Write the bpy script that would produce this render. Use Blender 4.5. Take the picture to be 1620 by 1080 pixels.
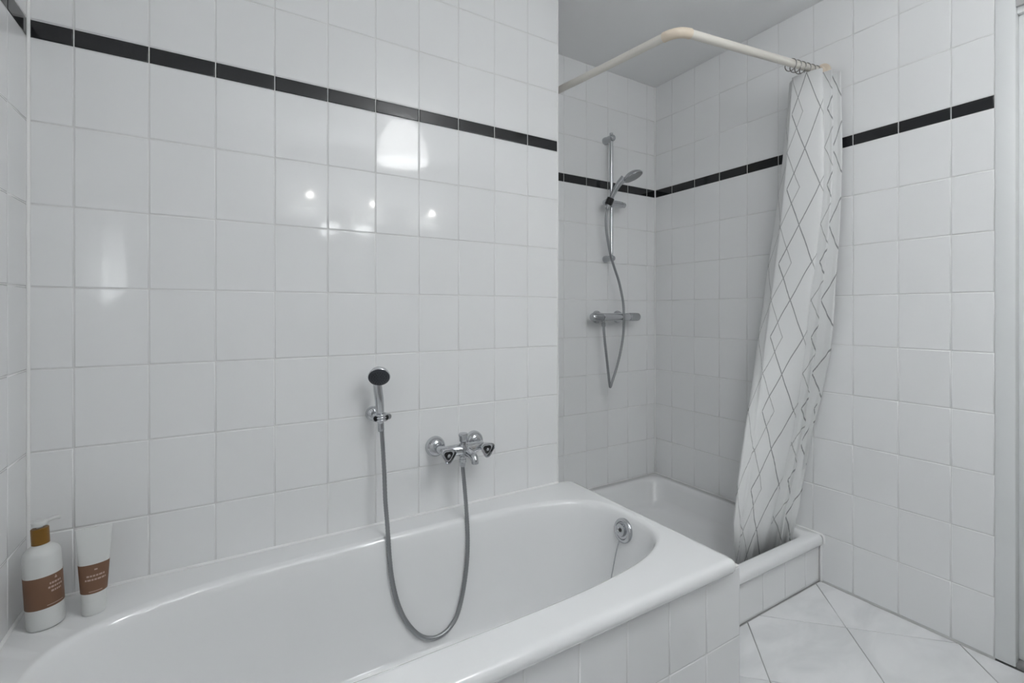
import bpy, bmesh, math, random
from mathutils import Vector, Matrix
random.seed(7)
S = bpy.context.scene
COL = S.collection
PI = math.pi
for o in list(bpy.data.objects):
    bpy.data.objects.remove(o)

# ---------------------------------------------------------------- camera, world, light, exposure
cam_d = bpy.data.cameras.new('camera')
cam_d.sensor_width = 36.0
cam_d.lens = 751.5 / 1620 * 36
cam_d.shift_y = -46.23 / 1620
cam_d.clip_start = 0.02
cam = bpy.data.objects.new('camera', cam_d)
COL.objects.link(cam)
cam.location = (0.4531, -1.5790, 1.1331)
cam.rotation_euler = (PI / 2, 0, -0.54443)
S.camera = cam

world = bpy.data.worlds.new('world')
S.world = world
world.use_nodes = True
world.node_tree.nodes['Background'].inputs[0].default_value = (0.8, 0.85, 0.9, 1)
world.node_tree.nodes['Background'].inputs[1].default_value = 0.3

S.view_settings.view_transform = 'Standard'
S.view_settings.look = 'None'
S.view_settings.gamma = 1.0
S.view_settings.use_curve_mapping = False
S.view_settings.exposure = 0.32
LAMP_SHADE = 6.8        # glow of the pendant's frosted shade
LAMP_BULB = 8.0        # watts of the bulb in it
CEILING_FILL_WATTS = 9.0     # added fill above the mirror cabinet, aimed up to brighten the ceiling
SPOT_WATTS = 4.5        # each cabinet spot

# ---------------------------------------------------------------- materials
def mat(name, col, rough=0.5, metal=0.0, ior=1.5, emit=None, emit_s=0.0, coat=0.0, bump=None, vary=0.0, sheen=0.0):
    m = bpy.data.materials.new(name)
    m.use_nodes = True
    nt = m.node_tree
    b = nt.nodes['Principled BSDF']
    b.inputs['Base Color'].default_value = (*col, 1)
    b.inputs['Roughness'].default_value = rough
    b.inputs['Metallic'].default_value = metal
    b.inputs['IOR'].default_value = ior
    b.inputs['Coat Weight'].default_value = coat
    if emit:
        b.inputs['Emission Color'].default_value = (*emit, 1)
        b.inputs['Emission Strength'].default_value = emit_s
    if vary:
        oi = nt.nodes.new('ShaderNodeObjectInfo')
        mr = nt.nodes.new('ShaderNodeMapRange')
        mr.inputs['To Min'].default_value = 1 - vary
        mr.inputs['To Max'].default_value = 1 + vary
        mx = nt.nodes.new('ShaderNodeMix'); mx.data_type = 'RGBA'; mx.blend_type = 'MULTIPLY'
        mx.inputs[0].default_value = 1.0
        mx.inputs[6].default_value = (*col, 1)
        nt.links.new(oi.outputs['Random'], mr.inputs['Value'])
        cc = nt.nodes.new('ShaderNodeCombineColor')
        for k in range(3):
            nt.links.new(mr.outputs[0], cc.inputs[k])
        nt.links.new(cc.outputs[0], mx.inputs[7])
        nt.links.new(mx.outputs[2], b.inputs['Base Color'])
    if bump:
        sc, st, dist = bump
        tc = nt.nodes.new('ShaderNodeTexCoord')
        nz = nt.nodes.new('ShaderNodeTexNoise')
        nz.inputs['Scale'].default_value = sc
        nz.inputs['Detail'].default_value = 3
        bp = nt.nodes.new('ShaderNodeBump')
        bp.inputs['Strength'].default_value = st
        bp.inputs['Distance'].default_value = dist
        nt.links.new(tc.outputs['Object'], nz.inputs['Vector'])
        nt.links.new(nz.outputs['Fac'], bp.inputs['Height'])
        nt.links.new(bp.outputs[0], b.inputs['Normal'])
    return m

M = {}
M['tile'] = mat('glazed_white_tile', (0.895, 0.900, 0.905), 0.07, vary=0.010, bump=(7, 0.03, 0.001))
M['black'] = mat('glazed_black_tile', (0.012, 0.013, 0.015), 0.10, bump=(60, 0.1, 0.001))
M['grout'] = mat('white_grout', (0.80, 0.80, 0.795), 0.8, bump=(300, 0.2, 0.001))
M['floor_grout'] = mat('grey_floor_grout', (0.42, 0.42, 0.42), 0.85)
M['silicone'] = mat('white_silicone', (0.95, 0.95, 0.945), 0.35)
M['enamel'] = mat('white_enamel', (0.905, 0.91, 0.915), 0.07, coat=0.3)
M['acrylic'] = mat('white_shower_acrylic', (0.89, 0.895, 0.90), 0.14)
M['chrome'] = mat('chrome', (0.58, 0.59, 0.61), 0.09, metal=1.0)
M['satin'] = mat('satin_chrome', (0.50, 0.51, 0.53), 0.22, metal=1.0)
M['hose'] = mat('spiral_metal_hose', (0.34, 0.35, 0.36), 0.38, metal=0.9)
M['darkface'] = mat('dark_rubber_spray_face', (0.045, 0.05, 0.06), 0.45)
M['blackplastic'] = mat('black_plastic', (0.015, 0.015, 0.016), 0.25)
M['pvc'] = mat('ivory_pvc', (0.78, 0.75, 0.69), 0.35)
M['pvc_old'] = mat('yellowed_pvc', (0.76, 0.66, 0.54), 0.35)
M['paint'] = mat('white_ceiling_paint', (0.94, 0.945, 0.95), 0.75, bump=(120, 0.15, 0.001))
M['wallpaint'] = mat('greyed_wall_paint', (0.50, 0.50, 0.50), 0.7)  # unseen walls greyed to cut light bounced onto bath wall and tub front
M['trim'] = mat('white_trim_paint', (0.82, 0.835, 0.84), 0.35)
M['doorpaint'] = mat('warm_grey_door_paint', (0.56, 0.54, 0.51), 0.45)
M['threshold'] = mat('grey_threshold', (0.28, 0.28, 0.28), 0.5)
M['bottle'] = mat('white_bottle_plastic', (0.74, 0.75, 0.74), 0.32)
M['collar'] = mat('amber_gold_collar', (0.22, 0.105, 0.012), 0.3)
M['label'] = mat('brown_paper_label', (0.20, 0.105, 0.062), 0.55)
M['print'] = mat('pale_label_print', (0.52, 0.38, 0.32), 0.6)
M['mirror'] = mat('mirror_glass', (0.85, 0.86, 0.86), 0.02, metal=1.0)
M['cabinet'] = mat('white_cabinet_lacquer', (0.78, 0.78, 0.77), 0.25)
M['mat'] = mat('grey_bath_mat', (0.20, 0.20, 0.21), 0.95, bump=(220, 0.8, 0.004))
M['shade'] = mat('frosted_lamp_glass', (0.30, 0.30, 0.30), 0.3, emit=(0.985, 0.995, 1.0), emit_s=LAMP_SHADE)
M['bulb'] = mat('lit_spot_bulb', (0.9, 0.9, 0.9), 0.3, emit=(1.0, 0.97, 0.92), emit_s=260.0)
M['sconce'] = mat('lit_frosted_wall_lamp_glass', (0.85, 0.85, 0.85), 0.3, emit=(0.94, 0.98, 1.0), emit_s=3.4)
M['ring'] = mat('grey_metal_ring', (0.28, 0.27, 0.26), 0.4, metal=0.7)

def wall_lamp_glow():
    nt = M['sconce'].node_tree; b = nt.nodes['Principled BSDF']
    tc = nt.nodes.new('ShaderNodeTexCoord'); sp = nt.nodes.new('ShaderNodeSeparateXYZ'); mr = nt.nodes.new('ShaderNodeMapRange')
    nt.links.new(tc.outputs['Generated'], sp.inputs[0]); nt.links.new(sp.outputs[2], mr.inputs['Value'])
    mr.inputs['From Min'].default_value = .25; mr.inputs['From Max'].default_value = 1.0
    mr.inputs['To Min'].default_value = 3.4; mr.inputs['To Max'].default_value = 0.5
    nt.links.new(mr.outputs[0], b.inputs['Emission Strength'])
wall_lamp_glow()

def floor_material():
    m = mat('marbled_floor_tile', (0.74, 0.745, 0.755), 0.16, vary=0.015)
    nt = m.node_tree; b = nt.nodes['Principled BSDF']
    tc = nt.nodes.new('ShaderNodeTexCoord')
    oi = nt.nodes.new('ShaderNodeObjectInfo')
    ad = nt.nodes.new('ShaderNodeVectorMath'); ad.operation = 'MULTIPLY_ADD'
    ad.inputs[1].default_value = (1, 2.2, 1)
    cx = nt.nodes.new('ShaderNodeCombineXYZ')
    mu = nt.nodes.new('ShaderNodeMath'); mu.operation = 'MULTIPLY'; mu.inputs[1].default_value = 20
    nt.links.new(oi.outputs['Random'], mu.inputs[0])
    for k in range(3): nt.links.new(mu.outputs[0], cx.inputs[k])
    nt.links.new(tc.outputs['Object'], ad.inputs[0]); nt.links.new(cx.outputs[0], ad.inputs[2])
    nz = nt.nodes.new('ShaderNodeTexNoise')
    nz.inputs['Scale'].default_value = 3.2; nz.inputs['Detail'].default_value = 6; nz.inputs['Distortion'].default_value = 1.2
    nt.links.new(ad.outputs[0], nz.inputs['Vector'])
    cr = nt.nodes.new('ShaderNodeValToRGB')
    cr.color_ramp.elements[0].position = 0.33; cr.color_ramp.elements[0].color = (0.78, 0.79, 0.80, 1)
    cr.color_ramp.elements[1].position = 0.62; cr.color_ramp.elements[1].color = (0.885, 0.89, 0.90, 1)
    nt.links.new(nz.outputs['Fac'], cr.inputs[0]); nt.links.new(cr.outputs[0], b.inputs['Base Color'])
    return m
M['floor'] = floor_material()

def curtain_material():
    """white cloth printed with two overlapping zigzag lattices; uv are metres on the cloth"""
    m = bpy.data.materials.new('diamond_print_cloth'); m.use_nodes = True
    nt = m.node_tree; nd = nt.nodes; lk = nt.links
    b = nd['Principled BSDF']; out = nd['Material Output']
    uv = nd.new('ShaderNodeUVMap'); sp = nd.new('ShaderNodeSeparateXYZ'); lk.new(uv.outputs[0], sp.inputs[0])
    def mth(op, a, bb=None, c=None):
        n = nd.new('ShaderNodeMath'); n.operation = op
        for i, q in enumerate((a, bb, c)):
            if q is None: continue
            if isinstance(q, (int, float)): n.inputs[i].default_value = q
            else: lk.new(q, n.inputs[i])
        return n.outputs[0]
    U, V = sp.outputs[0], sp.outputs[1]
    P, W, A = 0.61, 0.20, 0.125
    def lattice(u0, h):
        v = mth('FRACT', mth('DIVIDE', mth('ADD', V, -0.1155), P))
        tri = mth('ABSOLUTE', mth('SUBTRACT', mth('MULTIPLY', v, 2.0), 1.0))
        w = mth('MULTIPLY', mth('FRACT', mth('DIVIDE', mth('SUBTRACT', U, u0), W)), W)
        za = mth('MULTIPLY', tri, A)
        d1 = mth('ABSOLUTE', mth('SUBTRACT', w, za))
        d2 = mth('ABSOLUTE', mth('SUBTRACT', mth('SUBTRACT', w, A), mth('MULTIPLY', za, -1.0)))
        return mth('LESS_THAN', mth('MINIMUM', d1, d2), h)
    l1 = lattice(0.118, 0.0020)
    l2 = lattice(0.118 - 0.075, 0.0015)
    g1 = nd.new('ShaderNodeMix'); g1.data_type = 'RGBA'
    g1.inputs[6].default_value = (0.92, 0.925, 0.925, 1); g1.inputs[7].default_value = (0.52, 0.52, 0.52, 1)
    lk.new(l2, g1.inputs[0])
    g2 = nd.new('ShaderNodeMix'); g2.data_type = 'RGBA'
    lk.new(g1.outputs[2], g2.inputs[6]); g2.inputs[7].default_value = (0.36, 0.365, 0.37, 1)
    lk.new(l1, g2.inputs[0])
    lk.new(g2.outputs[2], b.inputs['Base Color'])
    b.inputs['Roughness'].default_value = 0.75
    nz = nd.new('ShaderNodeTexNoise'); nz.inputs['Scale'].default_value = 28; nz.inputs['Detail'].default_value = 4
    tc = nd.new('ShaderNodeTexCoord'); lk.new(tc.outputs['Object'], nz.inputs['Vector'])
    bp = nd.new('ShaderNodeBump'); bp.inputs['Strength'].default_value = 0.35; bp.inputs['Distance'].default_value = 0.006
    lk.new(nz.outputs['Fac'], bp.inputs['Height']); lk.new(bp.outputs[0], b.inputs['Normal'])
    tr = nd.new('ShaderNodeBsdfTranslucent'); lk.new(g2.outputs[2], tr.inputs[0])
    ms = nd.new('ShaderNodeMixShader'); ms.inputs[0].default_value = 0.15
    lk.new(b.outputs[0], ms.inputs[1]); lk.new(tr.outputs[0], ms.inputs[2]); lk.new(ms.outputs[0], out.inputs[0])
    return m
M['cloth'] = curtain_material()

# ---------------------------------------------------------------- helpers
def tag(o, label=None, cat=None, group=None, kind=None):
    if label: o['label'] = label
    if cat: o['category'] = cat
    if group: o['group'] = group
    if kind: o['kind'] = kind
    return o

def mesh_obj(name, verts, faces, m, parent=None, smooth=True, uvs=None, loc=None):
    me = bpy.data.meshes.new(name)
    me.from_pydata([tuple(v) for v in verts], [], faces)
    me.update()
    if smooth:
        me.polygons.foreach_set('use_smooth', [True] * len(me.polygons))
    if uvs:
        l = me.uv_layers.new(name='uv')
        for lp in me.loops:
            l.data[lp.index].uv = uvs[lp.vertex_index]
    me.materials.append(M[m])
    o = bpy.data.objects.new(name, me)
    COL.objects.link(o)
    if parent: o.parent = parent
    if loc: o.location = loc
    return o

class MB:
    """collects shapes of one part, then links them as one mesh object"""
    def __init__(s): s.v = []; s.f = []
    def add(s, v, f):
        k = len(s.v); s.v += [Vector(q) for q in v]; s.f += [tuple(i + k for i in q) for q in f]; return s
    def grid(s, rings, closed=True, cap0=False, cap1=False):
        k = len(s.v); n = len(rings[0])
        for r in rings: s.v += [Vector(q) for q in r]
        for i in range(len(rings) - 1):
            for j in range(n if closed else n - 1):
                a = k + i * n + j; b = k + i * n + (j + 1) % n
                s.f.append((a, b, b + n, a + n))
        if cap0: s.f.append(tuple(k + j for j in reversed(range(n))))
        if cap1: s.f.append(tuple(k + (len(rings) - 1) * n + j for j in range(n)))
        return s
    def lathe(s, prof, base=(0, 0, 0), axis=(0, 0, 1), n=32, lobes=0, amp=0.0, sx=1.0, sy=1.0, xdir=None, cap0=True, cap1=True):
        """prof: (radius, height) list along axis"""
        a = Vector(axis).normalized()
        x = Vector(xdir) if xdir else (Vector((1, 0, 0)) if abs(a.x) < .9 else Vector((0, 1, 0)))
        x = (x - a * x.dot(a)).normalized(); y = a.cross(x)
        B = Vector(base); rings = []
        for p in prof:
            r, h = p[0], p[1]
            am = p[2] if len(p) > 2 else amp
            ring = []
            for j in range(n):
                t = 2 * PI * j / n
                q = r * (1 + (am * math.cos(lobes * t) if lobes else 0))
                ring.append(B + a * h + x * (q * math.cos(t) * sx) + y * (q * math.sin(t) * sy))
            rings.append(ring)
        return s.grid(rings, True, cap0, cap1)
    def tube(s, pts, r, n=12, sub=8, ripple=0.0, taper=None, caps=True, smooth=True):
        P = spline(pts, sub) if smooth and len(pts) > 2 else [Vector(p) for p in pts]
        rings = []
        t0 = (P[1] - P[0]).normalized()
        up = Vector((0, 0, 1)) if abs(t0.z) < .9 else Vector((1, 0, 0))
        x = (up - t0 * up.dot(t0)).normalized()
        for i, p in enumerate(P):
            t = (P[min(i + 1, len(P) - 1)] - P[max(i - 1, 0)]).normalized()
            x = (x - t * x.dot(t)).normalized(); y = t.cross(x)
            rr = r if taper is None else taper(i / (len(P) - 1))
            if ripple and i % 2: rr *= 1 - ripple
            rings.append([p + x * rr * math.cos(2 * PI * j / n) + y * rr * math.sin(2 * PI * j / n) for j in range(n)])
        return s.grid(rings, True, caps, caps)
    def box(s, lo, hi, bev=0.0):
        bm = bmesh.new()
        bmesh.ops.create_cube(bm, size=1)
        c = [(lo[i] + hi[i]) / 2 for i in range(3)]; d = [hi[i] - lo[i] for i in range(3)]
        for v in bm.verts: v.co = Vector([c[i] + v.co[i] * d[i] for i in range(3)])
        if bev: bmesh.ops.bevel(bm, geom=bm.edges[:], offset=bev, segments=2, affect='EDGES', profile=.5)
        bm.verts.index_update()
        s.add([v.co.copy() for v in bm.verts], [tuple(v.index for v in f.verts) for f in bm.faces]); bm.free()
        return s
    def sphere(s, c, r, n=20, m=10, sc=(1, 1, 1)):
        rings = [[Vector((c[0] + r * sc[0] * math.sin(PI * (i + .001) / (m + .002)) * math.cos(2 * PI * j / n),
                          c[1] + r * sc[1] * math.sin(PI * (i + .001) / (m + .002)) * math.sin(2 * PI * j / n),
                          c[2] - r * sc[2] * math.cos(PI * i / m))) for j in range(n)] for i in range(m + 1)]
        return s.grid(rings, True, True, True)
    def build(s, name, m, parent=None, smooth=True, auto=True):
        o = mesh_obj(name, s.v, s.f, m, parent, smooth)
        if parent is not None:                     # points are given in world metres
            w = Vector(parent.location)
            if parent.parent: w = w + Vector(parent.parent.location)
            for v in o.data.vertices: v.co -= w
        bm = bmesh.new(); bm.from_mesh(o.data); bmesh.ops.recalc_face_normals(bm, faces=bm.faces[:])
        if smooth and auto:
            for e in bm.edges:
                if len(e.link_faces) == 2 and e.calc_face_angle(0) > math.radians(38): e.smooth = False
        bm.to_mesh(o.data); bm.free()
        return o

def spline(pts, sub):
    P = [Vector(p) for p in pts]; out = []
    Q = [P[0] * 2 - P[1]] + P + [P[-1] * 2 - P[-2]]
    for i in range(1, len(Q) - 2):
        a, b, c, d = Q[i - 1], Q[i], Q[i + 1], Q[i + 2]
        # centripetal-ish: uniform catmull-rom is enough for these gentle curves
        for k in range(sub):
            t = k / sub
            out.append(.5 * ((2 * b) + (c - a) * t + (2 * a - 5 * b + 4 * c - d) * t * t + (3 * b - a - 3 * c + d) * t ** 3))
    out.append(P[-1])
    return out

def empty(name, loc, label=None, cat=None, group=None, kind=None, parent=None):
    o = bpy.data.objects.new(name, None); o.empty_display_size = .05
    COL.objects.link(o); o.location = loc
    if parent: o.parent = parent
    return tag(o, label, cat, group, kind)

# ---------------------------------------------------------------- tiles
TH = 0.006
RC = 0.0013     # joint depth
_tile_cache = {}
def poly_tile_mesh(poly, m, th=TH, b1=0.0012, b2=0.0032):
    """a tile from a convex outline (counter-clockwise, local xy), face at z=0, softly rounded edge"""
    P = [Vector((p[0], p[1])) for p in poly]; n = len(P)
    def inset(d):
        res = []
        for i in range(n):
            a, b, c = P[i - 1], P[i], P[(i + 1) % n]
            e1 = (b - a).normalized(); e2 = (c - b).normalized()
            n1 = Vector((-e1.y, e1.x)); n2 = Vector((-e2.y, e2.x))
            k = 1 + n1.dot(n2)
            res.append(b + (n1 + n2) * (d / max(k, .2)))
        return res
    rings = [(0, -th), (0, -0.0016), (b1 * .5, -0.0006), (b2, 0.0)]
    V = []; F = []
    for d, z in rings: V += [(p.x, p.y, z) for p in (inset(d) if d else P)]
    for i in range(len(rings) - 1):
        for j in range(n):
            a = i * n + j; b = i * n + (j + 1) % n
            F.append((a, b, b + n, a + n))
    F.append(tuple((len(rings) - 1) * n + j for j in range(n)))
    me = bpy.data.meshes.new('tile'); me.from_pydata(V, [], F); me.update()
    me.polygons.foreach_set('use_smooth', [True] * len(me.polygons))
    try:
        me.normals_split_custom_set_from_vertices([(0, 0, 1) if i >= 3 * n else tuple((Vector((0, 0, 1)) * (.7 if i >= 2 * n else .15) + Vector((*(P[i % n] - sum(P, Vector((0, 0))) / n).normalized(), 0)) * .7).normalized()) for i in range(len(V))])
    except Exception:
        pass
    me.materials.append(M[m])
    return me
def rect_tile_mesh(w, h, m):
    k = (round(w, 4), round(h, 4), m)
    if k not in _tile_cache:
        _tile_cache[k] = poly_tile_mesh([(-w / 2, -h / 2), (w / 2, -h / 2), (w / 2, h / 2), (-w / 2, h / 2)], m)
    return _tile_cache[k]
def place_tile(name, me, parent, origin, u, v, tilt=0.0007):
    o = bpy.data.objects.new(name, me); COL.objects.link(o); o.parent = parent
    U = Vector(u); V = Vector(v); N = U.cross(V)
    R = Matrix((U, V, N)).transposed().to_4x4()
    J = Matrix.Rotation(random.gauss(0, tilt), 4, 'X') @ Matrix.Rotation(random.gauss(0, tilt), 4, 'Y')
    o.matrix_local = Matrix.Translation(Vector(origin) - Vector(parent.location)) @ R @ J
    return o
G = 0.002
def tile_wall(parent, org, u, us, rows, black_row=None, v=(0, 0, 1), gap=G):
    """us: joint positions along u from org; rows: list of (z0, z1, black)"""
    U = Vector(u); V = Vector(v); O = Vector(org)
    for z0, z1, blk in rows:
        for a, b in zip(us[:-1], us[1:]):
            w, h = b - a - gap, z1 - z0 - gap
            if w < .006 or h < .006: continue
            c = O + U * ((a + b) / 2) + V * ((z0 + z1) / 2)
            place_tile('border_tile' if blk else 'tile', rect_tile_mesh(w, h, 'black' if blk else 'tile'), parent, c, u, v)
BAND = 0.045
def rows(dz, bottom, top):
    zs = []
    r = 1.8 + dz
    z = r
    while z > bottom + .004:
        zs.append((max(z - .2, bottom), z, False)); z -= .2
    zs.append((r, r + BAND, True))
    z = r + BAND
    while z < top - .004:
        zs.append((z, min(z + .2, top), False)); z += .2
    return zs

XL, XE, XR = 0.048, 1.631, 2.606          # left wall, end of the bath wall, right wall
YA, YS, YF = 0.0, 0.362, -2.30            # bath wall, shower wall, wall behind the camera
ZC = 2.445
YD = -1.068                               # right wall: tiles end at the door casing
CAS0, CAS1 = -1.068, -1.1165              # casing
DO1 = -1.98

# ---------------------------------------------------------------- structure
def wall(name, lo, hi, m='grout'):
    o = MB().box(lo, hi).build(name, m, smooth=False)
    return tag(o, kind='structure')
wb = wall('wall_back', (XL - .1, YA + RC, -.1), (XE - RC, YS + .1, ZC))
wl = wall('wall_left', (XL - .1, YF - .1, -.1), (XL - RC, YA + RC, ZC))
wa = wall('wall_alcove', (XE - RC, YS + RC, -.1), (XR + .1, YS + .1, ZC))
wr = wall('wall_right', (XR + RC, CAS0, -.1), (XR + .1, YS + RC, ZC))
wf = wall('wall_front', (XL - .1, YF - .1, -.1), (XR + .2, YF, ZC), 'wallpaint')
# right wall beyond and above the door opening
bits = MB().box((XR, DO1 - .05, -.1), (XR + .12, YF, ZC)).box((XR, DO1 - .05, 2.105), (XR + .12, CAS1, ZC))
tag(bits.build('wall_doorway', 'wallpaint', smooth=False), kind='structure')
ce = wall('ceiling', (XL - .1, YF - .1, ZC), (XR + .2, YS + .1, ZC + .1), 'paint')
fl = wall('floor', (XL - .1, YF - .1, -.1), (XR + .2, YS + .1, -TH * .55), 'floor_grout')

W = 0.15
uA = [XL + .003] + [0.1318 + W * i for i in range(10)] + [XE]
tile_wall(wb, (0, YA, 0), (1, 0, 0), uA, rows(-.0058, .40, ZC))
# return of the bath wall into the shower, facing right
tile_wall(wb, (XE, 0, 0), (0, 1, 0), [0.004, .15, .30, YS], rows(0, .19, ZC))
# left wall, facing right
uL = [YF] + sorted([-0.1206 - W * i for i in range(15) if -0.1206 - W * i > YF + .01]) + [-.003]
tile_wall(wl, (XL, 0, 0), (0, 1, 0), uL, rows(-.0058, .40, ZC))
# shower wall
uS = [XE] + [1.9386 + W * i for i in range(-2, 5)] + [XR - .003]
tile_wall(wa, (0, YS, 0), (1, 0, 0), uS, rows(0, .17, ZC))
# right wall, facing left; u runs towards the camera
uR = sorted([-(-.9588 + W * i) for i in range(9)])
tile_wall(wr, (XR, 0, 0), (0, -1, 0), [-YS + .003] + uR + [-YD], rows(0, 0.004, ZC))

# floor: diagonal tiles
def clip(poly, ax, val, keep_less):
    out = []
    for i in range(len(poly)):
        a, b = poly[i], poly[(i + 1) % len(poly)]
        ia = (a[ax] <= val) if keep_less else (a[ax] >= val)
        ib = (b[ax] <= val) if keep_less else (b[ax] >= val)
        if ia: out.append(a)
        if ia != ib:
            t = (val - a[ax]) / (b[ax] - a[ax])
            out.append((a[0] + t * (b[0] - a[0]), a[1] + t * (b[1] - a[1])))
    return out
p0, q0, step = 2.629, 1.627, .478           # x-y and x+y of one joint crossing
g = .0028 * math.sqrt(2) / 2
for i in range(-8, 8):
    for j in range(-10, 6):
        pa, pb = p0 + step * i + g, p0 + step * (i + 1) - g
        qa, qb = q0 + step * j + g, q0 + step * (j + 1) - g
        pt = lambda p, q: ((p + q) / 2, (q - p) / 2)
        poly = [pt(pa, qa), pt(pb, qa), pt(pb, qb), pt(pa, qb)]
        for ax, val, kl in ((0, XL + .004, False), (0, XR - .004, True), (1, YF + .004, False), (1, -.535 - .004, True)):
            poly = clip(poly, ax, val, kl)
            if len(poly) < 3: break
        if len(poly) < 3: continue
        ded = []
        for q in poly:
            if not ded or (Vector(q) - Vector(ded[-1])).length > .004: ded.append(q)
        if (Vector(ded[0]) - Vector(ded[-1])).length < .004: ded.pop()
        if len(ded) < 3: continue
        ar = sum(ded[k][0] * ded[(k + 1) % len(ded)][1] - ded[(k + 1) % len(ded)][0] * ded[k][1] for k in range(len(ded))) / 2
        if abs(ar) < 4e-4: continue
        if ar < 0: ded.reverse()
        cx = sum(q[0] for q in ded) / len(ded); cy = sum(q[1] for q in ded) / len(ded)
        me = poly_tile_mesh([(q[0] - cx, q[1] - cy) for q in ded], 'floor', b1=.0006, b2=.0016)
        place_tile('floor_tile', me, fl, (cx, cy, 0), (1, 0, 0), (0, 1, 0), tilt=.0005)

# silicone joints and edge strip
def bead(name, pts, r=.004):
    return tag(MB().tube(pts, r, n=8, smooth=False).build(name, 'silicone'), kind='structure')
bead('trim_1', [(XL + .0015, -.0015, .43), (XL + .0015, -.0015, ZC)], .0045)
bead('trim_2', [(XL, -.001, .431), (XE, -.001, .431)], .005)
bead('trim_3', [(XL + .001, 0, .431), (XL + .001, -.757, .431)], .005)
bead('trim_4', [(XR - .001, YS - .001, .19), (XR - .001, YS - .001, ZC)], .004)
bead('trim_5', [(XR - .001, -.541, 0), (XR - .001, -.541, .16), (XR - .001, -.552, .165), (XR - .001, -.552, .19), (XR - .001, -.545, .197), (XR - .001, .36, .197)], .0055)
bead('trim_6', [(XE, YS, .197), (XR, YS, .197)], .004)
tag(MB().box((XE - .005, YA - .0015, .43), (XE + .0012, YA + .006, ZC), .0008).build('trim_7', 'silicone'), kind='structure')

# ---------------------------------------------------------------- door on the right
d = empty('door_1', (XR, CAS1, 0), kind='structure')
MB().box((XR - .001, CAS1, 0.004), (XR + .11, CAS0 - .0005, ZC), .002).build('casing', 'trim', d)
MB().box((XR + .012, DO1, 2.085), (XR + .11, CAS1, 2.135), .003).build('head_casing', 'trim', d)
MB().box((XR + .03, CAS1 - .018, .02), (XR + .11, CAS1, 2.085), .002).build('door_stop', 'trim', d)
MB().box((XR + .045, DO1, .02), (XR + .085, CAS1 - .002, 2.083), .003).build('door_leaf', 'doorpaint', d)
MB().box((XR + .002, DO1, 0), (XR + .11, CAS1, .018), .003).build('threshold', 'threshold', d)
MB().box((XR, DO1 - .05, 0), (XR + .11, DO1, 2.135), .002).build('casing', 'trim', d)

# ---------------------------------------------------------------- bathtub
def rrect(x0, x1, y0, y1, r, n=12, rs=None):
    """rounded rectangle, counter-clockwise, dense at corners; rs: per-corner radii (x1y0, x1y1, x0y1, x0y0)"""
    rs = rs or (r, r, r, r); out = []
    cs = [(x1, y0, -PI / 2, 1, -1), (x1, y1, 0, 1, 1), (x0, y1, PI / 2, -1, 1), (x0, y0, PI, -1, -1)]
    corners = []
    for (x, y, a0, sx, sy), rr in zip(cs, rs):
        cx, cy = x - sx * rr, y - sy * rr
        corners.append([(cx + rr * math.cos(a0 + PI / 2 * k / n), cy + rr * math.sin(a0 + PI / 2 * k / n)) for k in range(n + 1)])
    m = (26, 52, 26, 52)
    lens = [24, 44, 24, 44]
    for i in range(4):
        out += corners[i]
        a = corners[i][-1]; b = corners[(i + 1) % 4][0]
        k = lens[i]
        out += [(a[0] + (b[0] - a[0]) * t / k, a[1] + (b[1] - a[1]) * t / k) for t in range(1, k)]
    return out
def superell(ang, x0, x1, yc, b, n):
    cx = (x0 + x1) / 2; a = (x1 - x0) / 2
    c, s = math.cos(ang), math.sin(ang)
    r = 1 / ((abs(c) / a) ** n + (abs(s) / b) ** n) ** (1 / n)
    return cx + r * c, yc + r * s

tub = empty('bathtub', (.88, -.38, 0), 'white enamelled bathtub with rounded basin along the tiled wall', 'bathtub')
mb = MB()
X0, X1, Y0, Y1 = XL + .001, 1.707, -.757, -.0005
rings = []
CX, CY = .893, -.376
def outer(inset, z):
    rs = tuple(max(q - inset, .004) for q in (.022, .045, .006, .006))
    return [(x, y, z) for x, y in rrect(X0 + min(inset, .001), X1 - inset, Y0 + inset, Y1 - min(inset, .001), 0, rs=rs)]
for ins, z in ((.036, .386), (.024, .3855), (.014, .388), (.0065, .393), (.002, .400), (0, .408), (.0015, .416), (.0055, .4235), (.012, .4282), (.020, .430), (.026, .430)):
    rings.append(outer(ins, z))
base = rings[-1]
def inner(z, b, x0, x1, n=3.3):
    out = []
    for x, y, _ in base:
        # angle measured in a squashed frame so corners map to corners
        a = math.atan2((y - CY) / .36, (x - CX) / .80)
        c, s = math.cos(a), math.sin(a)
        A = (x1 - x0) / 2
        r = 1 / (abs(c) ** n + abs(s) ** n) ** (1 / n)
        out.append(((x0 + x1) / 2 + A * r * c, CY + b * r * s, z))
    return out
for z, b, x0, x1 in ((.430, .287, .108, 1.676), (.430, .282, .113, 1.672), (.4293, .278, .117, 1.668), (.426, .272, .123, 1.662), (.419, .267, .129, 1.657),
                     (.405, .263, .137, 1.653), (.37, .257, .152, 1.646), (.30, .248, .185, 1.632), (.20, .236, .235, 1.610),
                     (.12, .222, .295, 1.585), (.085, .208, .335, 1.563), (.062, .186, .385, 1.53), (.05, .155, .45, 1.475), (.046, .10, .56, 1.37), (.044, .04, .75, 1.1)):
    rings.append(inner(z, b, x0, x1))
mb.grid(rings, True, False, True)
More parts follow.
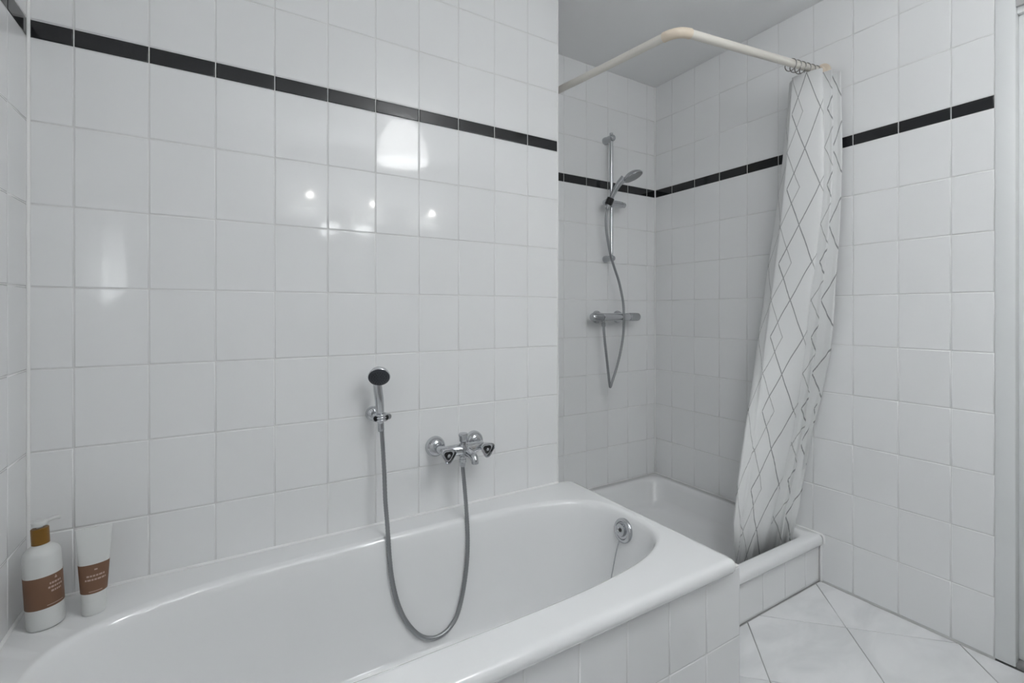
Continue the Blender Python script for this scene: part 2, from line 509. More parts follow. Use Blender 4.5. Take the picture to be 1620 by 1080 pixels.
# outside skirt closing down to the floor so it stands on something
mb.build('basin', 'enamel', tub, auto=False)
for fx in (.45, 1.35):
    for fy in (-.55, -.2):
        MB().lathe([(.03, 0), (.03, .01), (.012, .014), (.012, .046)], (fx, fy, 0), n=16).build('foot', 'satin', tub)
ov_c = Vector((1.643, -.3625, .372)); ov_n = Vector((-1, 0, .16)).normalized()
ov = MB().lathe([(.041, -.003), (.041, .003), (.039, .006), (.033, .009), (.030, .009), (.027, .006)], ov_c, ov_n, n=40, cap1=True).build('overflow', 'chrome', tub)
kc = ov_c + Vector((0, .004, .001))
MB().lathe([(.021, .004), (.022, .008), (.0205, .013), (.016, .0145), (.010, .0135), (.0075, .011)], kc, ov_n, n=32).build('knob', 'chrome', ov)
MB().lathe([(.0060, .0105), (.0060, .0125)], kc, ov_n, n=20).build('hole_cap', 'blackplastic', ov)
ch = MB(); c0 = ov_c + ov_n * .007 + Vector((0, .012, -.036))
ch.tube([c0, c0 + Vector((-.014, .003, -.05)), c0 + Vector((-.036, .006, -.14)), c0 + Vector((-.068, .008, -.245))], .0016, n=6)
ch.build('chain', 'satin', ov)

# tiled panel in front of the tub
YP = -.733
pn = tag(MB().box((XL, YP + RC, 0), (1.748 - RC, YP + .045, .385)).build('bath_surround', 'grout', smooth=False),
         'white tiled surround closing the front of the bathtub', 'bath surround')
ups = [XL] + [1.595 - W * k for k in range(10, -1, -1)] + [1.748]
ups = sorted(u for u in set(ups) if u >= XL)
tile_wall(pn, (0, YP, 0), (1, 0, 0), ups, [(.003, .186, False), (.186, .387, False)])
# its short return towards the shower
rt = MB().box((1.712, YP + .045, 0), (1.748 - RC, -.5535, .385)).build('panel_return', 'grout', pn, smooth=False)
tile_wall(pn, (1.748, 0, 0), (0, 1, 0), [YP + .001, YP + .10, -.5535], [(.003, .186, False), (.186, .387, False)])
MB().box((1.7085, YP + .002, .386), (1.747, -.5535, .391), .002).build('panel_cap', 'silicone', pn)

# ---------------------------------------------------------------- shower tray on its tiled curb
cb = tag(MB().box((1.732, -.535 + RC, 0), (XR - .001, -.49, .157)).build('shower_curb', 'grout', smooth=False),
         'low white tiled curb under the front of the shower tray', 'curb')
tile_wall(cb, (0, -.535, 0), (1, 0, 0), [1.75, 1.895, 2.045, 2.195, 2.345, 2.495, XR - .004], [(.004, .160, False)])
tray = empty('shower_tray', (2.16, -.09, 0), 'square white shower tray with raised rim in the tiled alcove', 'shower tray')
mb = MB(); rings = []
def tr(ins, z, r=.02):
    return [(x, y, z) for x, y in rrect(1.7085 + min(ins, .001) if ins < .03 else 1.7085 + ins, XR - .0015 - (ins if ins >= .03 else min(ins, .001)), -.552 + ins, YS - .0015 - (ins if ins >= .03 else min(ins, .001)), r)]
for ins, z, r in ((.012, .158, .01), (.003, .159, .012), (0, .164, .014), (0, .180, .014), (.002, .189, .014), (.008, .1955, .014), (.016, .1985, .014)):
    rings.append(tr(ins, z, r))
for ins, z, r in ((.042, .1985, .06), (.048, .197, .075), (.054, .190, .085), (.060, .175, .09), (.075, .10, .10), (.09, .075, .10), (.12, .064, .10), (.30, .058, .06)):
    rings.append(tr(ins, z, r))
mb.grid(rings, True, False, True)
mb.build('basin', 'acrylic', tray, auto=False)
MB().lathe([(.045, .056), (.045, .062), (.04, .0645), (.012, .0645), (.01, .063)], (2.16, -.09, 0), n=28).build('drain', 'chrome', tray)
MB().box((1.80, -.44, 0), (2.55, .28, .05), .01).build('support', 'acrylic', tray)

# ---------------------------------------------------------------- curtain rod
rodE, rodC, rodB = Vector((XR - .001, -.548, 2.142)), Vector((1.733, -.523, 2.062)), Vector((1.684, YS - .001, 2.118))
rod = empty('curtain_rod', rodE, 'ivory plastic corner shower rod with a yellowed elbow below the ceiling', 'curtain rod')
d1 = (rodE - rodC).normalized(); d2 = (rodB - rodC).normalized()
EB = .045
MB().tube([rodC + d1 * EB, rodE], .0145, n=24, smooth=False).build('tube', 'pvc', rod)
MB().tube([rodC + d2 * EB, rodB], .0145, n=24, smooth=False).build('tube', 'pvc', rod)
q = []
for k in range(9):
    t = k / 8
    q.append((1 - t) ** 2 * (rodC + d1 * (EB + .012)) + 2 * t * (1 - t) * rodC + t * t * (rodC + d2 * (EB + .012)))
MB().tube(q, .0165, n=24, sub=3).build('elbow', 'pvc_old', rod)
MB().lathe([(.032, 0), (.032, .006), (.028, .010), (.0185, .014), (.0185, .04)], rodE, -d1, n=32).build('wall_flange', 'pvc_old', rod)
MB().lathe([(.032, 0), (.032, .006), (.028, .010), (.0185, .014), (.0185, .04)], rodB, -d2, n=32).build('wall_flange', 'pvc_old', rod)
nr = 6
for k in range(nr):
    c = rodC + d1 * (.640 + .034 * k)
    bm_ = MB(); pts = []
    for a in range(25):
        t = 2 * PI * a / 24
        pts.append(c + Vector((.004 * math.sin(t * .5), .0215 * math.cos(t), -.008 + .0235 * math.sin(t))))
    bm_.tube(pts, .0019, n=6, sub=1, smooth=False)
    r_ = bm_.build('curtain_ring', 'ring')
    tag(r_, ('grey curtain ring farthest from the right wall on the ivory rod', 'second curtain ring from the elbow end of the row', 'third curtain ring from the elbow end of the row',
             'third curtain ring from the right wall on the rod', 'second curtain ring from the right wall on the rod', 'grey curtain ring nearest the right wall on the ivory rod')[k], 'ring', 'curtain rings on the rod')

# ---------------------------------------------------------------- shower curtain
# fold lines of the bunched cloth, each from the rod down to the tray
CURTAIN = [
    [(2.5262, -0.4865, 2.0980), (2.5237, -0.4723, 1.9348), (2.5213, -0.4579, 1.7717), (2.5189, -0.4398, 1.6085), (2.5164, -0.4176, 1.4453), (2.5090, -0.3974, 1.2822), (2.4919, -0.3832, 1.1190), (2.4625, -0.3782, 0.9558), (2.4219, -0.3789, 0.7927), (2.3622, -0.3877, 0.6295), (2.3057, -0.3994, 0.4663), (2.2597, -0.4046, 0.3032), (2.2717, -0.4050, 0.1400)],
    [(2.4962, -0.4714, 2.0980), (2.4938, -0.4570, 1.9348), (2.4913, -0.4425, 1.7717), (2.4889, -0.4242, 1.6085), (2.4865, -0.4016, 1.4453), (2.4783, -0.3817, 1.2822), (2.4587, -0.3689, 1.1190), (2.4191, -0.3702, 0.9558), (2.3646, -0.3795, 0.7927), (2.2886, -0.3988, 0.6295), (2.2204, -0.4186, 0.4663), (2.1731, -0.4248, 0.3032), (2.1911, -0.4250, 0.1400)],
    [(2.4635, -0.5021, 2.0980), (2.4610, -0.4904, 1.9348), (2.4586, -0.4787, 1.7717), (2.4561, -0.4635, 1.6085), (2.4536, -0.4443, 1.4453), (2.4464, -0.4263, 1.2822), (2.4285, -0.4143, 1.1190), (2.3983, -0.4116, 0.9558), (2.3574, -0.4150, 0.7927), (2.3022, -0.4254, 0.6295), (2.2446, -0.4364, 0.4663), (2.1968, -0.4399, 0.3032), (2.1934, -0.4400, 0.1400)],
    [(2.4516, -0.5095, 2.0980), (2.4491, -0.5007, 1.9348), (2.4466, -0.4914, 1.7717), (2.4442, -0.4791, 1.6085), (2.4416, -0.4628, 1.4453), (2.4349, -0.4470, 1.2822), (2.4179, -0.4362, 1.1190), (2.3932, -0.4321, 0.9558), (2.3612, -0.4328, 0.7927), (2.3196, -0.4390, 0.6295), (2.2670, -0.4449, 0.4663), (2.2170, -0.4469, 0.3032), (2.1913, -0.4470, 0.1400)],
    [(2.4579, -0.5621, 2.0980), (2.4554, -0.5602, 1.9348), (2.4529, -0.5581, 1.7717), (2.4504, -0.5504, 1.6085), (2.4478, -0.5351, 1.4453), (2.4425, -0.5177, 1.2822), (2.4296, -0.5057, 1.1190), (2.4231, -0.4912, 0.9558), (2.4120, -0.4780, 0.7927), (2.3916, -0.4677, 0.6295), (2.3444, -0.4633, 0.4663), (2.2847, -0.4620, 0.3032), (2.2392, -0.4620, 0.1400)],
    [(2.4742, -0.6061, 2.0980), (2.4716, -0.6105, 1.9348), (2.4691, -0.6150, 1.7717), (2.4666, -0.6119, 1.6085), (2.4639, -0.5983, 1.4453), (2.4601, -0.5791, 1.2822), (2.4527, -0.5655, 1.1190), (2.4694, -0.5394, 0.9558), (2.4843, -0.5115, 0.7927), (2.4891, -0.4848, 0.6295), (2.4523, -0.4690, 0.4663), (2.3876, -0.4624, 0.3032), (2.3129, -0.4620, 0.1400)],
    [(2.5069, -0.5836, 2.0980), (2.5044, -0.5880, 1.9348), (2.5019, -0.5923, 1.7717), (2.4994, -0.5888, 1.6085), (2.4968, -0.5743, 1.4453), (2.4928, -0.5552, 1.2822), (2.4847, -0.5419, 1.1190), (2.4974, -0.5177, 0.9558), (2.5080, -0.4921, 0.7927), (2.5077, -0.4678, 0.6295), (2.4688, -0.4536, 0.4663), (2.4039, -0.4474, 0.3032), (2.3246, -0.4470, 0.1400)],
    [(2.5180, -0.6078, 2.0980), (2.5155, -0.6115, 1.9348), (2.5130, -0.6153, 1.7717), (2.5105, -0.6107, 1.6085), (2.5078, -0.5987, 1.4453), (2.5044, -0.5826, 1.2822), (2.4988, -0.5683, 1.1190), (2.5204, -0.5389, 0.9558), (2.5420, -0.5077, 0.7927), (2.5541, -0.4785, 0.6295), (2.5266, -0.4599, 0.4663), (2.4707, -0.4508, 0.3032), (2.4082, -0.4500, 0.1400)],
    [(2.5201, -0.6215, 2.0980), (2.5176, -0.6248, 1.9348), (2.5151, -0.6281, 1.7717), (2.5125, -0.6230, 1.6085), (2.5099, -0.6126, 1.4453), (2.5064, -0.5986, 1.2822), (2.5006, -0.5845, 1.1190), (2.5210, -0.5552, 0.9558), (2.5413, -0.5245, 0.7927), (2.5526, -0.4964, 0.6295), (2.5237, -0.4789, 0.4663), (2.4672, -0.4707, 0.3032), (2.4178, -0.4700, 0.1400)],
    [(2.5498, -0.6009, 2.0980), (2.5474, -0.6042, 1.9348), (2.5449, -0.6071, 1.7717), (2.5424, -0.6018, 1.6085), (2.5398, -0.5909, 1.4453), (2.5362, -0.5770, 1.2822), (2.5300, -0.5629, 1.1190), (2.5482, -0.5346, 0.9558), (2.5663, -0.5050, 0.7927), (2.5747, -0.4782, 0.6295), (2.5457, -0.4611, 0.4663), (2.4902, -0.4528, 0.3032), (2.4384, -0.4520, 0.1400)],
    [(2.5599, -0.6195, 2.0980), (2.5574, -0.6228, 1.9348), (2.5549, -0.6260, 1.7717), (2.5524, -0.6221, 1.6085), (2.5498, -0.6137, 1.4453), (2.5469, -0.6024, 1.2822), (2.5433, -0.5902, 1.1190), (2.5738, -0.5597, 0.9558), (2.5920, -0.5256, 0.7927), (2.5920, -0.4917, 0.6295), (2.5920, -0.4697, 0.4663), (2.5433, -0.4581, 0.3032), (2.4801, -0.4570, 0.1400)],
    [(2.5600, -0.6354, 2.0980), (2.5575, -0.6388, 1.9348), (2.5550, -0.6422, 1.7717), (2.5525, -0.6396, 1.6085), (2.5499, -0.6336, 1.4453), (2.5472, -0.6251, 1.2822), (2.5448, -0.6153, 1.1190), (2.5827, -0.5850, 0.9558), (2.5920, -0.5494, 0.7927), (2.5920, -0.5117, 0.6295), (2.5920, -0.4876, 0.4663), (2.5541, -0.4752, 0.3032), (2.4822, -0.4740, 0.1400)],
    [(2.5798, -0.6175, 2.0980), (2.5773, -0.6209, 1.9348), (2.5749, -0.6240, 1.7717), (2.5724, -0.6214, 1.6085), (2.5698, -0.6151, 1.4453), (2.5672, -0.6065, 1.2822), (2.5647, -0.5968, 1.1190), (2.5920, -0.5668, 0.9558), (2.5920, -0.5315, 0.7927), (2.5920, -0.4941, 0.6295), (2.5920, -0.4695, 0.4663), (2.5760, -0.4563, 0.3032), (2.5016, -0.4550, 0.1400)]
]
def build_curtain():
    nv, per = 90, 7
    cols = []
    for c in CURTAIN:
        cols.append(spline(c, max(1, 0) or 12))
    n = min(len(c) for c in cols)
    rowsv = []
    for i in range(n):
        pts = [c[i] for c in cols]
        rowsv.append(spline(pts, per))
    # cloth coordinates: arc length measured a third of the way down
    ref = rowsv[n // 3]; u = [0.0]
    for a, b in zip(ref[:-1], ref[1:]): u.append(u[-1] + (b - a).length)
    V = []; uvs = []; F = []; m = len(ref)
    for i, r in enumerate(rowsv):
        for j, p in enumerate(r):
            t = i / (n - 1)
            w = .0035 * math.sin(p.z * 23 + j * .9) * math.sin(p.z * 7 + j * .35) * (.3 + t)
            V.append(p + Vector((w * .5, w, 0))); uvs.append((u[j], p.z))
    for i in range(n - 1):
        for j in range(m - 1):
            a = i * m + j
            F.append((a, a + 1, a + 1 + m, a + m))
    o = mesh_obj('shower_curtain', V, F, 'cloth', uvs=uvs)
    md = o.modifiers.new('thickness', 'SOLIDIFY'); md.thickness = .0012
    tag(o, 'white shower curtain with grey diamond lines, bunched at the right wall', 'curtain')
    return o
build_curtain()

# ---------------------------------------------------------------- bath mixer on the back wall
mx = empty('bath_mixer', (1.165, 0, .66), 'chrome two-handle bath mixer on the tiled wall above the tub', 'mixer')
ZM = .660
for x in (1.09, 1.241):
    MB().lathe([(.036, 0), (.036, .004), (.0345, .012), (.030, .021), (.022, .028), (.013, .031)], (x, 0, ZM), (0, -1, 0), n=36).build('wall_flange', 'chrome', mx)
bd = MB()
bd.tube([(1.09, -.02, ZM), (1.09, -.05, ZM), (1.094, -.066, ZM), (1.115, -.079, ZM), (1.165, -.084, ZM - .002), (1.216, -.079, ZM), (1.237, -.066, ZM), (1.241, -.05, ZM), (1.241, -.02, ZM)], .0155, n=18, sub=6,
        taper=lambda t: .0135 + .007 * math.exp(-((t - .5) / .16) ** 2))
bd.lathe([(.012, -.028), (.0155, -.024), (.018, -.012), (.0195, 0), (.018, .012), (.0145, .019), (.0145, .022)], (1.160, -.086, ZM - .002), (0, 0, 1), n=28)
bd.build('body', 'chrome', mx)
for x in (1.096, 1.243):
    kb = MB()
    kb.lathe([(.011, .0, 0), (.012, .008, 0), (.0165, .016, .06), (.0215, .030, .12), (.0245, .042, .15), (.0250, .047, .15), (.0225, .0475, .15), (.0195, .041, .15)],
             (x, -.066, ZM - .002), (0, -1, -.12), n=48, lobes=3, xdir=(0, 0, -1)).build('knob', 'chrome', mx)
    k = [c for c in mx.children if c.name.startswith('knob')][-1]
    MB().lathe([(.0140, .0405, .15), (.0140, .0425, .15)], (x, -.066, ZM - .002), (0, -1, -.12), n=48, lobes=3, xdir=(0, 0, -1)).build('dark_reflection', 'blackplastic', k)  # black disc stands in for dark reflections inside the chrome knob
    MB().lathe([(.0055, .041), (.0055, .046), (.004, .0475)], (x, -.066, ZM - .002), (0, -1, -.12), n=20).build('cap', 'chrome', k)
MB().lathe([(.010, .02), (.010, .026), (.0135, .030), (.0140, .044), (.0165, .050), (.0165, .055), (.0145, .057)], (1.160, -.086, ZM - .002), (0, 0, 1), n=28, lobes=0).build('diverter_knob', 'chrome', mx)
sp = MB().tube([(1.166, -.090, ZM - .006), (1.169, -.120, ZM - .008), (1.172, -.140, ZM - .013), (1.173, -.150, ZM - .024), (1.173, -.151, ZM - .030)], .0125, n=20, sub=6, taper=lambda t: .0145 - .003 * t).build('spout', 'chrome', mx)
MB().lathe([(.0120, 0), (.0120, .006), (.0105, .0075)], (1.173, -.151, ZM - .028), (0, 0, -1), n=24).build('aerator', 'satin', sp)
MB().lathe([(.0105, 0), (.0105, .008), (.0125, .009), (.0125, .019), (.0105, .021), (.009, .035)], (1.154, -.093, ZM - .022), (0, 0, -1), n=24).build('hose_nut', 'chrome', mx)

# holder on the wall
hd = empty('shower_holder', (.873, 0, .80), 'small chrome wall bracket holding the bath hand shower', 'holder')
MB().lathe([(.024, 0), (.024, .003), (.022, .010), (.016, .017), (.010, .020)], (.872, 0, .800), (0, -1, 0), n=32).build('wall_plate', 'chrome', hd)
ck = MB()
ck.tube([(.873, -.016, .800), (.876, -.035, .799), (.878, -.042, .799)], .009, n=16, sub=4)
ck.build('arm', 'chrome', hd)
pts = []
for k in range(13):
    a = math.radians(55 + 20.8 * k)
    pts.append((.880 + .0195 * math.sin(a - PI / 2 * 0), -.058 + .0195 * math.cos(a), .797))
fk = MB()
for zz in (.7895, .7975, .8055):
    fk.tube([(p[0], p[1], zz) for p in pts], .0044, n=10, sub=2)
fk.build('fork', 'chrome', hd)
for x in (.8655, .8955):
    MB().lathe([(.0085, -.004), (.0092, .0), (.0092, .008), (.007, .010)], (x, -.066, .797), (-.2, -1, 0), n=20).build('pivot_cap', 'blackplastic', hd)
MB().lathe([(.0095, -.004), (.0095, .006), (.0075, .009)], (.9045, -.058, .797), (.5, -.86, 0), n=24).build('screw_cap', 'satin', hd)

# bath hand shower with hose
hs = empty('hand_shower', (.873, -.06, .86), 'small hand shower with dark spray face in the bath wall bracket', 'hand shower')
h0, h1, h2 = Vector((.8815, -.060, .776)), Vector((.876, -.064, .85)), Vector((.867, -.075, .915))
MB().tube([h0, (.880, -.060, .80), h1, (.871, -.066, .885), (.868, -.068, .912), (.8665, -.072, .930)], .012, n=20, sub=6, taper=lambda t: .0098 + .0042 * math.sin(PI * min(1, t * 1.25) * .72)).build('handle', 'chrome', hs)
fn = Vector((-.25, -.80, -.55)).normalized(); fc = Vector((.8665, -.094, .930))
MB().lathe([(.006, -.032), (.018, -.029), (.027, -.021), (.0325, -.010), (.0345, -.001), (.0335, .001)], fc, fn, n=40).build('head', 'chrome', hs)
sf = MB().lathe([(.0325, -.002), (.0322, .0022), (.029, .0045), (.012, .006), (.003, .0062)], fc, fn, n=40).build('spray_face', 'darkface', hs)
sf['label'] = 'dark grey rubber spray face'
noz = MB()
fx_ = fn.cross(Vector((0, 0, 1))).normalized(); fy_ = fn.cross(fx_)
for rr, nn in ((.008, 6), (.015, 12), (.022, 18)):
    for k in range(nn):
        a = 2 * PI * k / nn
        c = fc + fx_ * rr * math.cos(a) + fy_ * rr * math.sin(a)
        noz.lathe([(.0011, .004), (.0008, .0078)], c, fn, n=6)
tag(noz.build('nozzles', 'blackplastic', sf), kind='stuff')
hose_pts = [(0.8828, -0.0600, 0.7802), (0.8855, -0.0613, 0.7356), (0.8881, -0.0625, 0.6910), (0.8915, -0.0651, 0.6141), (0.8897, -0.0817, 0.5391), (0.8913, -0.0935, 0.4829), (0.8899, -0.1150, 0.4224), (0.8904, -0.1298, 0.3600), (0.8961, -0.1371, 0.3034), (0.9077, -0.1441, 0.2450), (0.9238, -0.1498, 0.1980), (0.9438, -0.1562, 0.1616), (0.9684, -0.1616, 0.1307), (0.9956, -0.1666, 0.1122), (1.0261, -0.1695, 0.1050), (1.0569, -0.1678, 0.1092), (1.0809, -0.1634, 0.1208), (1.1028, -0.1593, 0.1441), (1.1221, -0.1520, 0.1858), (1.1382, -0.1447, 0.2402), (1.1501, -0.1371, 0.3031), (1.1561, -0.1295, 0.3621), (1.1602, -0.1160, 0.4201), (1.1631, -0.1002, 0.4786), (1.1600, -0.0967, 0.5324), (1.1553, -0.0939, 0.5868), (1.1521, -0.0930, 0.6240)]
MB().tube(hose_pts, .0072, n=12, sub=14, ripple=.10).build('hose', 'hose', hs, auto=False)
MB().lathe([(.0088, 0), (.0100, .006), (.0100, .026), (.0082, .030)], (.8825, -.0605, .752), (-.04, .01, 1), n=20).build('hose_nut', 'satin', hs)

# ---------------------------------------------------------------- shower rail in the alcove
RX, RY = 2.2143, .310
rl = empty('shower_rail', (RX, YS, 1.42), 'chrome shower riser rail with two brackets on the alcove wall', 'shower rail')
MB().tube([(RX, RY, 1.405), (RX, RY, 2.085)], .0095, n=20, smooth=False).build('pole', 'chrome', rl)
for z, r in ((2.058, .0175), (1.420, .0155)):
    b = MB().lathe([(r + .002, 0), (r + .002, .012), (r, .016), (r, .060), (r - .003, .068), (r - .007, .071)], (RX + .002, YS, z), (0, -1, 0), n=28)
    b.build('wall_bracket', 'satin', rl)
sl = MB().lathe([(.012, -.068), (.016, -.060), (.0175, -.03), (.0185, 0), (.0180, .04), (.0170, .060), (.013, .066)], (RX + .004, RY - .012, 1.708), (1, .05, .01), n=28).build('slider', 'satin', rl)
MB().lathe([(.013, 0), (.0145, .008), (.0145, .020), (.011, .025)], (RX + .062, RY - .011, 1.708), (1, 0, 0), n=24).build('knob', 'chrome', sl)
MB().lathe([(.0185, -.018), (.0200, -.014), (.0185, .018)], (2.163, .268, 1.708), (.25, -.32, .92), n=24).build('cradle', 'blackplastic', sl)

hs2 = empty('hand_shower', (2.165, .27, 1.70), 'chrome hand shower with grey hose on the alcove riser rail', 'hand shower')
MB().tube([(2.158, .278, 1.668), (2.164, .268, 1.705), (2.176, .252, 1.750), (2.192, .232, 1.792), (2.210, .210, 1.822)], .012, n=18, sub=6, taper=lambda t: .0105 + .009 * t * t).build('handle', 'satin', hs2)
fn2 = Vector((.22, -.34, -.91)).normalized(); fc2 = Vector((2.240, .178, 1.826))
MB().lathe([(.012, -.026), (.032, -.020), (.046, -.010), (.0515, .0), (.0500, .004)], fc2, fn2, n=40).build('head', 'satin', hs2)
MB().lathe([(.0480, .001), (.0470, .0055), (.03, .008), (.004, .009)], fc2, fn2, n=40).build('spray_face', 'hose', hs2)
hp = [(2.158, .278, 1.672), (2.152, .282, 1.625), (2.156, .286, 1.58), (2.166, .287, 1.526), (2.180, .286, 1.46), (2.1945, .285, 1.41), (2.216, .286, 1.363), (2.244, .287, 1.305), (2.262, .287, 1.25), (2.275, .283, 1.18), (2.2765, .280, 1.112), (2.276, .281, 1.05), (2.271, .283, .99), (2.252, .285, .905),
      (2.222, .286, .82), (2.198, .286, .768), (2.187, .286, .742), (2.1815, .286, .752), (2.173, .286, .805), (2.163, .287, .88), (2.153, .288, .955), (2.145, .290, 1.03), (2.142, .292, 1.085)]
MB().tube(hp, .0068, n=10, sub=12, ripple=.10).build('hose', 'hose', hs2, auto=False)

sm = empty('shower_mixer', (2.25, YS, 1.108), 'chrome thermostatic shower mixer bar on the alcove wall', 'mixer')
for x in (2.157, 2.307):
    MB().lathe([(.034, 0), (.034, .004), (.031, .010), (.022, .014), (.018, .016), (.018, .055)], (x, YS, 1.108), (0, -1, 0), n=36).build('wall_flange', 'chrome', sm)
MB().lathe([(.0185, 0), (.021, .003), (.021, .185), (.0195, .188)], (2.142, .298, 1.108), (1, 0, 0), n=36).build('body', 'chrome', sm)
for x, a in ((2.140, -1), (2.332, 1)):
    MB().lathe([(.0185, 0, 0), (.0215, .003, .03), (.0215, .038, .03), (.0215, .042, .03), (.0205, .066, .03), (.017, .071, 0)], (x, .298, 1.108), (a, 0, 0), n=60, lobes=12).build('knob', 'satin', sm)
MB().lathe([(.0095, 0), (.0095, .014), (.0115, .016), (.0115, .028), (.009, .032)], (2.142 + .006, .296, 1.09), (0, 0, -1), n=24).build('hose_outlet', 'chrome', sm)

# ---------------------------------------------------------------- bottles on the tub corner
def arc_print(bars, base, axis_tilt, rad, name, parent, m='print'):
    """thin strips of print wrapped on a round label; bars: (angle0, angle1, z0, z1)"""
    mb_ = MB()
    for a0, a1, z0, z1 in bars:
        n = 6; lo = []; hi = []
        for k in range(n + 1):
            a = a0 + (a1 - a0) * k / n
            r = rad(.5 * (z0 + z1))
            lo.append((base[0] + r * math.cos(a), base[1] + r * math.sin(a), base[2] + z0))
            hi.append((base[0] + r * math.cos(a), base[1] + r * math.sin(a), base[2] + z1))
        mb_.grid([lo, hi], closed=False)
    return mb_

ZR = .4302
bb = Vector((.1095, -.1180, ZR))
bt = empty('lotion_bottle', bb, 'white pump bottle with amber collar and brown label on the tub corner', 'bottle')
R0 = .0325
MB().lathe([(R0 - .006, 0), (R0 - .002, .0012), (R0, .005), (R0, .158), (R0 - .001, .164), (R0 - .004, .170), (R0 - .011, .177), (R0 - .018, .181), (.0125, .183), (.0125, .186)], bb, n=48).build('body', 'bottle', bt)
MB().lathe([(R0 + .0004, .047), (R0 + .0006, .0475), (R0 + .0006, .1155), (R0 + .0004, .116)], bb, n=48, cap0=False, cap1=False).build('label', 'label', bt)
MB().lathe([(.0145, .182), (.0155, .1825), (.0155, .2165), (.0145, .2175), (.006, .2175)], bb, n=36).build('collar', 'collar', bt)
pm = MB().lathe([(.0055, .216), (.0055, .221), (.0125, .222), (.0135, .224), (.0135, .231), (.0115, .2335), (.004, .234)], bb, n=32)
pm.tube([bb + Vector((.006, .004, .2275)), bb + Vector((.022, .019, .2285)), bb + Vector((.0285, .026, .2255))], .0042, n=12, sub=5)
pm.build('pump_head', 'bottle', bt)
a_c = math.atan2(-.62, .78)
lp = []
for z, wd in ((.096, .36), (.0875, .44), (.079, .30)):
    x = a_c - wd
    while x < a_c + wd - .05:
        l = random.uniform(.07, .16); lp.append((x, min(x + l, a_c + wd), z, z + .0042)); x += l + .035
lp += [(a_c - .07, a_c + .07, .106, .109), (a_c - .03, a_c + .03, .109, .112), (a_c - .55, a_c + .4, .052, .0535)]
lab = [c for c in bt.children if c.name.startswith('label')][-1]
tag(arc_print(lp, bb, 0, lambda z: R0 + .0010, 'print', lab).build('print', 'print', lab), kind='stuff')
bt.rotation_euler = (math.radians(-2.1), math.radians(-3.4), 0)

tb = Vector((.1905, -.1125, ZR))
tu = empty('lotion_tube', tb, 'white squeeze tube with brown label standing on its cap beside the pump bottle', 'tube')
udir = Vector((.87, .16, 0)).normalized(); vdir = Vector((-udir.y, udir.x, 0))
def tube_ring(z):
    t = max(0, min(1, (z - .03) / .17))
    s = t ** 1.5
    ax = .0225 * (1 - t) + .0335 * t
    ay = .0225 * (1 - s) + .0016 * s
    return ax, ay
def ring_at(z, grow=0.0, n=40):
    ax, ay = tube_ring(z); out = []
    for j in range(n):
        a = 2 * PI * j / n
        out.append(tb + udir * ((ax + grow) * math.cos(a)) + vdir * ((ay + grow) * math.sin(a)) + Vector((0, 0, z)))
    return out
MB().grid([ring_at(z) for z in (.031, .05, .07, .09, .11, .13, .15, .17, .185, .198)], True, True, True).build('body', 'bottle', tu)
MB().lathe([(.0205, 0), (.0222, .001), (.0226, .004), (.0226, .029), (.0220, .031), (.018, .0315)], tb, n=40).build('cap', 'bottle', tu)
lt = MB().grid([ring_at(z, .0006) for z in (.051, .06, .07, .08, .09, .10, .11, .116)], True).build('label', 'label', tu)
pr = MB()
def tube_strip(a0, a1, z0, z1):
    lo = []; hi = []
    for k in range(7):
        a = a0 + (a1 - a0) * k / 6
        for z, L in ((z0, lo), (z1, hi)):
            ax, ay = tube_ring(z)
            L.append(tb + udir * ((ax + .0011) * math.cos(a)) + vdir * ((ay + .0011) * math.sin(a)) + Vector((0, 0, z)))
    pr.grid([lo, hi], closed=False)
a_t = math.atan2(-1, .12)
for z, wd in ((.089, .62), (.0805, .75)):
    x = a_t - wd
    while x < a_t + wd - .06:
        l = random.uniform(.12, .24); tube_strip(x, min(x + l, a_t + wd), z, z + .0038); x += l + .05
tube_strip(a_t - .1, a_t + .1, .103, .106); tube_strip(a_t - .5, a_t + .5, .0555, .057)
tag(pr.build('print', 'print', lt), kind='stuff')

# ---------------------------------------------------------------- what the glazed tiles mirror: lamp, cabinet, wall lamp, mat
LC = Vector((1.4475, -1.44, 0))
pl = empty('pendant_lamp', (LC.x, LC.y, ZC), 'bell-shaped frosted glass ceiling lamp mirrored in the bath tiles', 'lamp')
MB().lathe([(.045, 0), (.045, -.02), (.02, -.028), (.012, -.03), (.012, -.07)], (LC.x, LC.y, ZC), n=32).build('ceiling_cup', 'trim', pl)
prof = [(.030, 2.382), (.050, 2.376), (.074, 2.360), (.096, 2.335), (.116, 2.303), (.134, 2.262), (.147, 2.220), (.157, 2.170), (.165, 2.112)]
inn = [(r - .004, z - .001) for r, z in reversed(prof)]
MB().lathe(prof + inn, (LC.x, LC.y, 0), n=48, cap0=False, cap1=False).build('shade', 'shade', pl)
MB().lathe([(.012, 2.385), (.016, 2.37), (.016, 2.32)], (LC.x, LC.y, 0), n=20).build('socket', 'trim', pl)
bl = bpy.data.lights.new('bulb', 'POINT'); bl.energy = LAMP_BULB; bl.shadow_soft_size = .05; bl.color = (.94, .985, 1)
bo = bpy.data.objects.new('bulb', bl); COL.objects.link(bo); bo.parent = pl; bo.location = (0, 0, 2.27 - ZC)

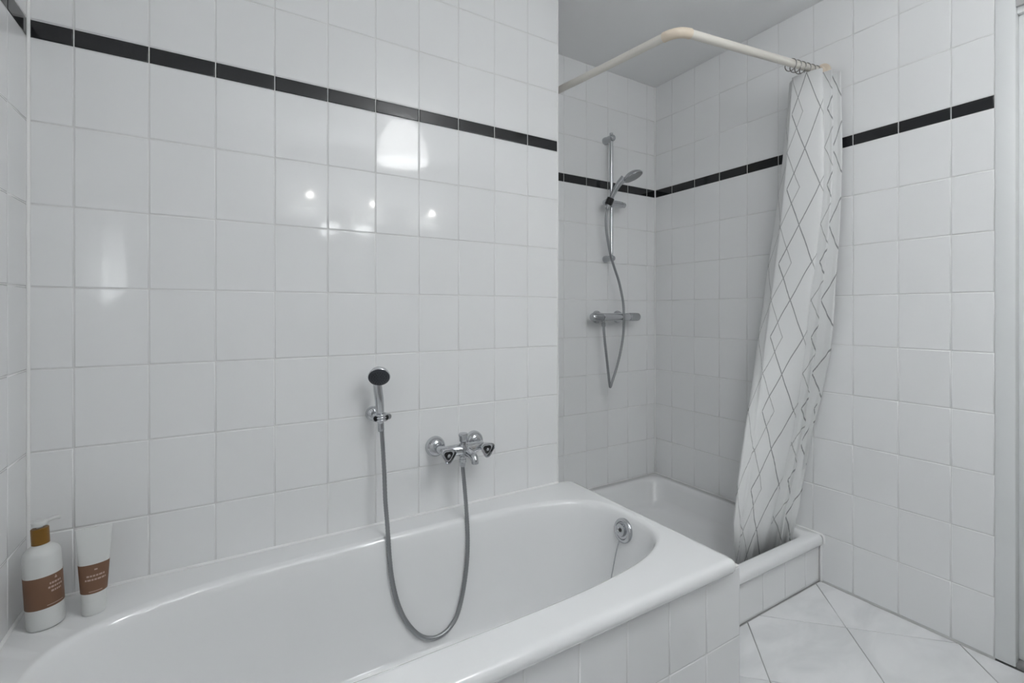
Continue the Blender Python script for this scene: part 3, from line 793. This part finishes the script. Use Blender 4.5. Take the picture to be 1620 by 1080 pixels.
cab = empty('mirror_cabinet', (1.45, YF, 1.1), 'white mirror cabinet on the wall opposite the bath', 'cabinet')
MB().box((.72, YF, 1.10), (2.18, -2.145, 1.80), .003).build('body', 'cabinet', cab)
MB().box((.72, YF, 1.80), (2.18, -2.125, 1.93), .004).build('pelmet', 'cabinet', cab)
ua = bpy.data.lights.new('ceiling_fill', 'AREA'); ua.shape = 'RECTANGLE'; ua.size = 1.35; ua.size_y = .08; ua.energy = CEILING_FILL_WATTS; ua.color = (.95, .985, 1)
uo = bpy.data.objects.new('ceiling_fill', ua); COL.objects.link(uo); uo.parent = cab  # unseen area light, added to lift the ceiling and alcove
uo.location = Vector((0, .145, .84)); uo.rotation_euler = (PI, 0, 0)
for k in range(3):
    x = .725 + .4835 * k
    MB().box((x, -2.145, 1.105), (x + .479, -2.127, 1.797), .002).build('mirror_door', 'mirror', cab)
for x, z, w in ((.9614, 1.955, 'left'), (1.3985, 1.941, 'middle'), (1.8624, 1.920, 'right')):
    sp_ = empty('spotlight', (x, -2.125, 1.93), '%s of the three small spotlights on top of the mirror cabinet' % w, 'spotlight', 'spotlights on the mirror cabinet')
    MB().tube([(x, -2.16, 1.931), (x, -2.16, 1.985), (x, -2.09, z + .055), (x, -1.99, z + .034)], .005, n=12, sub=5).build('arm', 'chrome', sp_)
    MB().lathe([(.008, .034), (.016, .030), (.022, .018), (.024, .0), (.022, .0), (.014, .016)], (x, -1.98, z), (0, 0, 1), n=28, cap1=False).build('housing', 'chrome', sp_)
    MB().sphere((x, -1.98, z), .009).build('bulb', 'bulb', sp_)
    L = bpy.data.lights.new('spot_beam', 'SPOT'); L.energy = SPOT_WATTS; L.spot_size = math.radians(120); L.spot_blend = .8; L.shadow_soft_size = .012; L.color = (.95, .985, 1)
    lo = bpy.data.objects.new('spot_beam', L); COL.objects.link(lo); lo.parent = sp_
    lo.location = Vector((0, .145, z - 1.93 - .014)); lo.rotation_euler = (math.radians(-58), 0, 0)

wlmp = empty('wall_lamp', (XL, -.87, 1.18), 'slim tapering frosted wall lamp on the left tiled wall', 'lamp')
rr = []
for z, r in ((1.168, .006), (1.182, .014), (1.20, .026), (1.225, .038), (1.235, .040), (1.30, .041), (1.38, .041), (1.47, .040)):
    rr.append([(XL + .001 + max(0, 2 * r * .78 * math.sin(PI * j / 16)), -.87 + r * math.cos(PI * j / 16), z) for j in range(17)])
MB().grid(rr, False, False, False).build('glass', 'sconce', wlmp)
MB().box((XL, -.885, 1.47), (XL + .05, -.855, 1.50), .004).build('bracket', 'chrome', wlmp)

mt = MB()
o_ = [(x, y) for x, y in rrect(1.15, 1.888, -1.50, -.905, .17)]
cx, cy = 1.52, -1.2
rs = []
for f, z in ((1, .0005), (1.0, .010), (.992, .016), (.97, .019), (.5, .020)):
    rs.append([(cx + (x - cx) * f, cy + (y - cy) * f, z) for x, y in o_])
mt.grid(rs, True, True, True)
tag(mt.build('bath_mat', 'mat'), 'grey bath mat with rounded corners on the floor in front of the bathtub panel', 'mat')
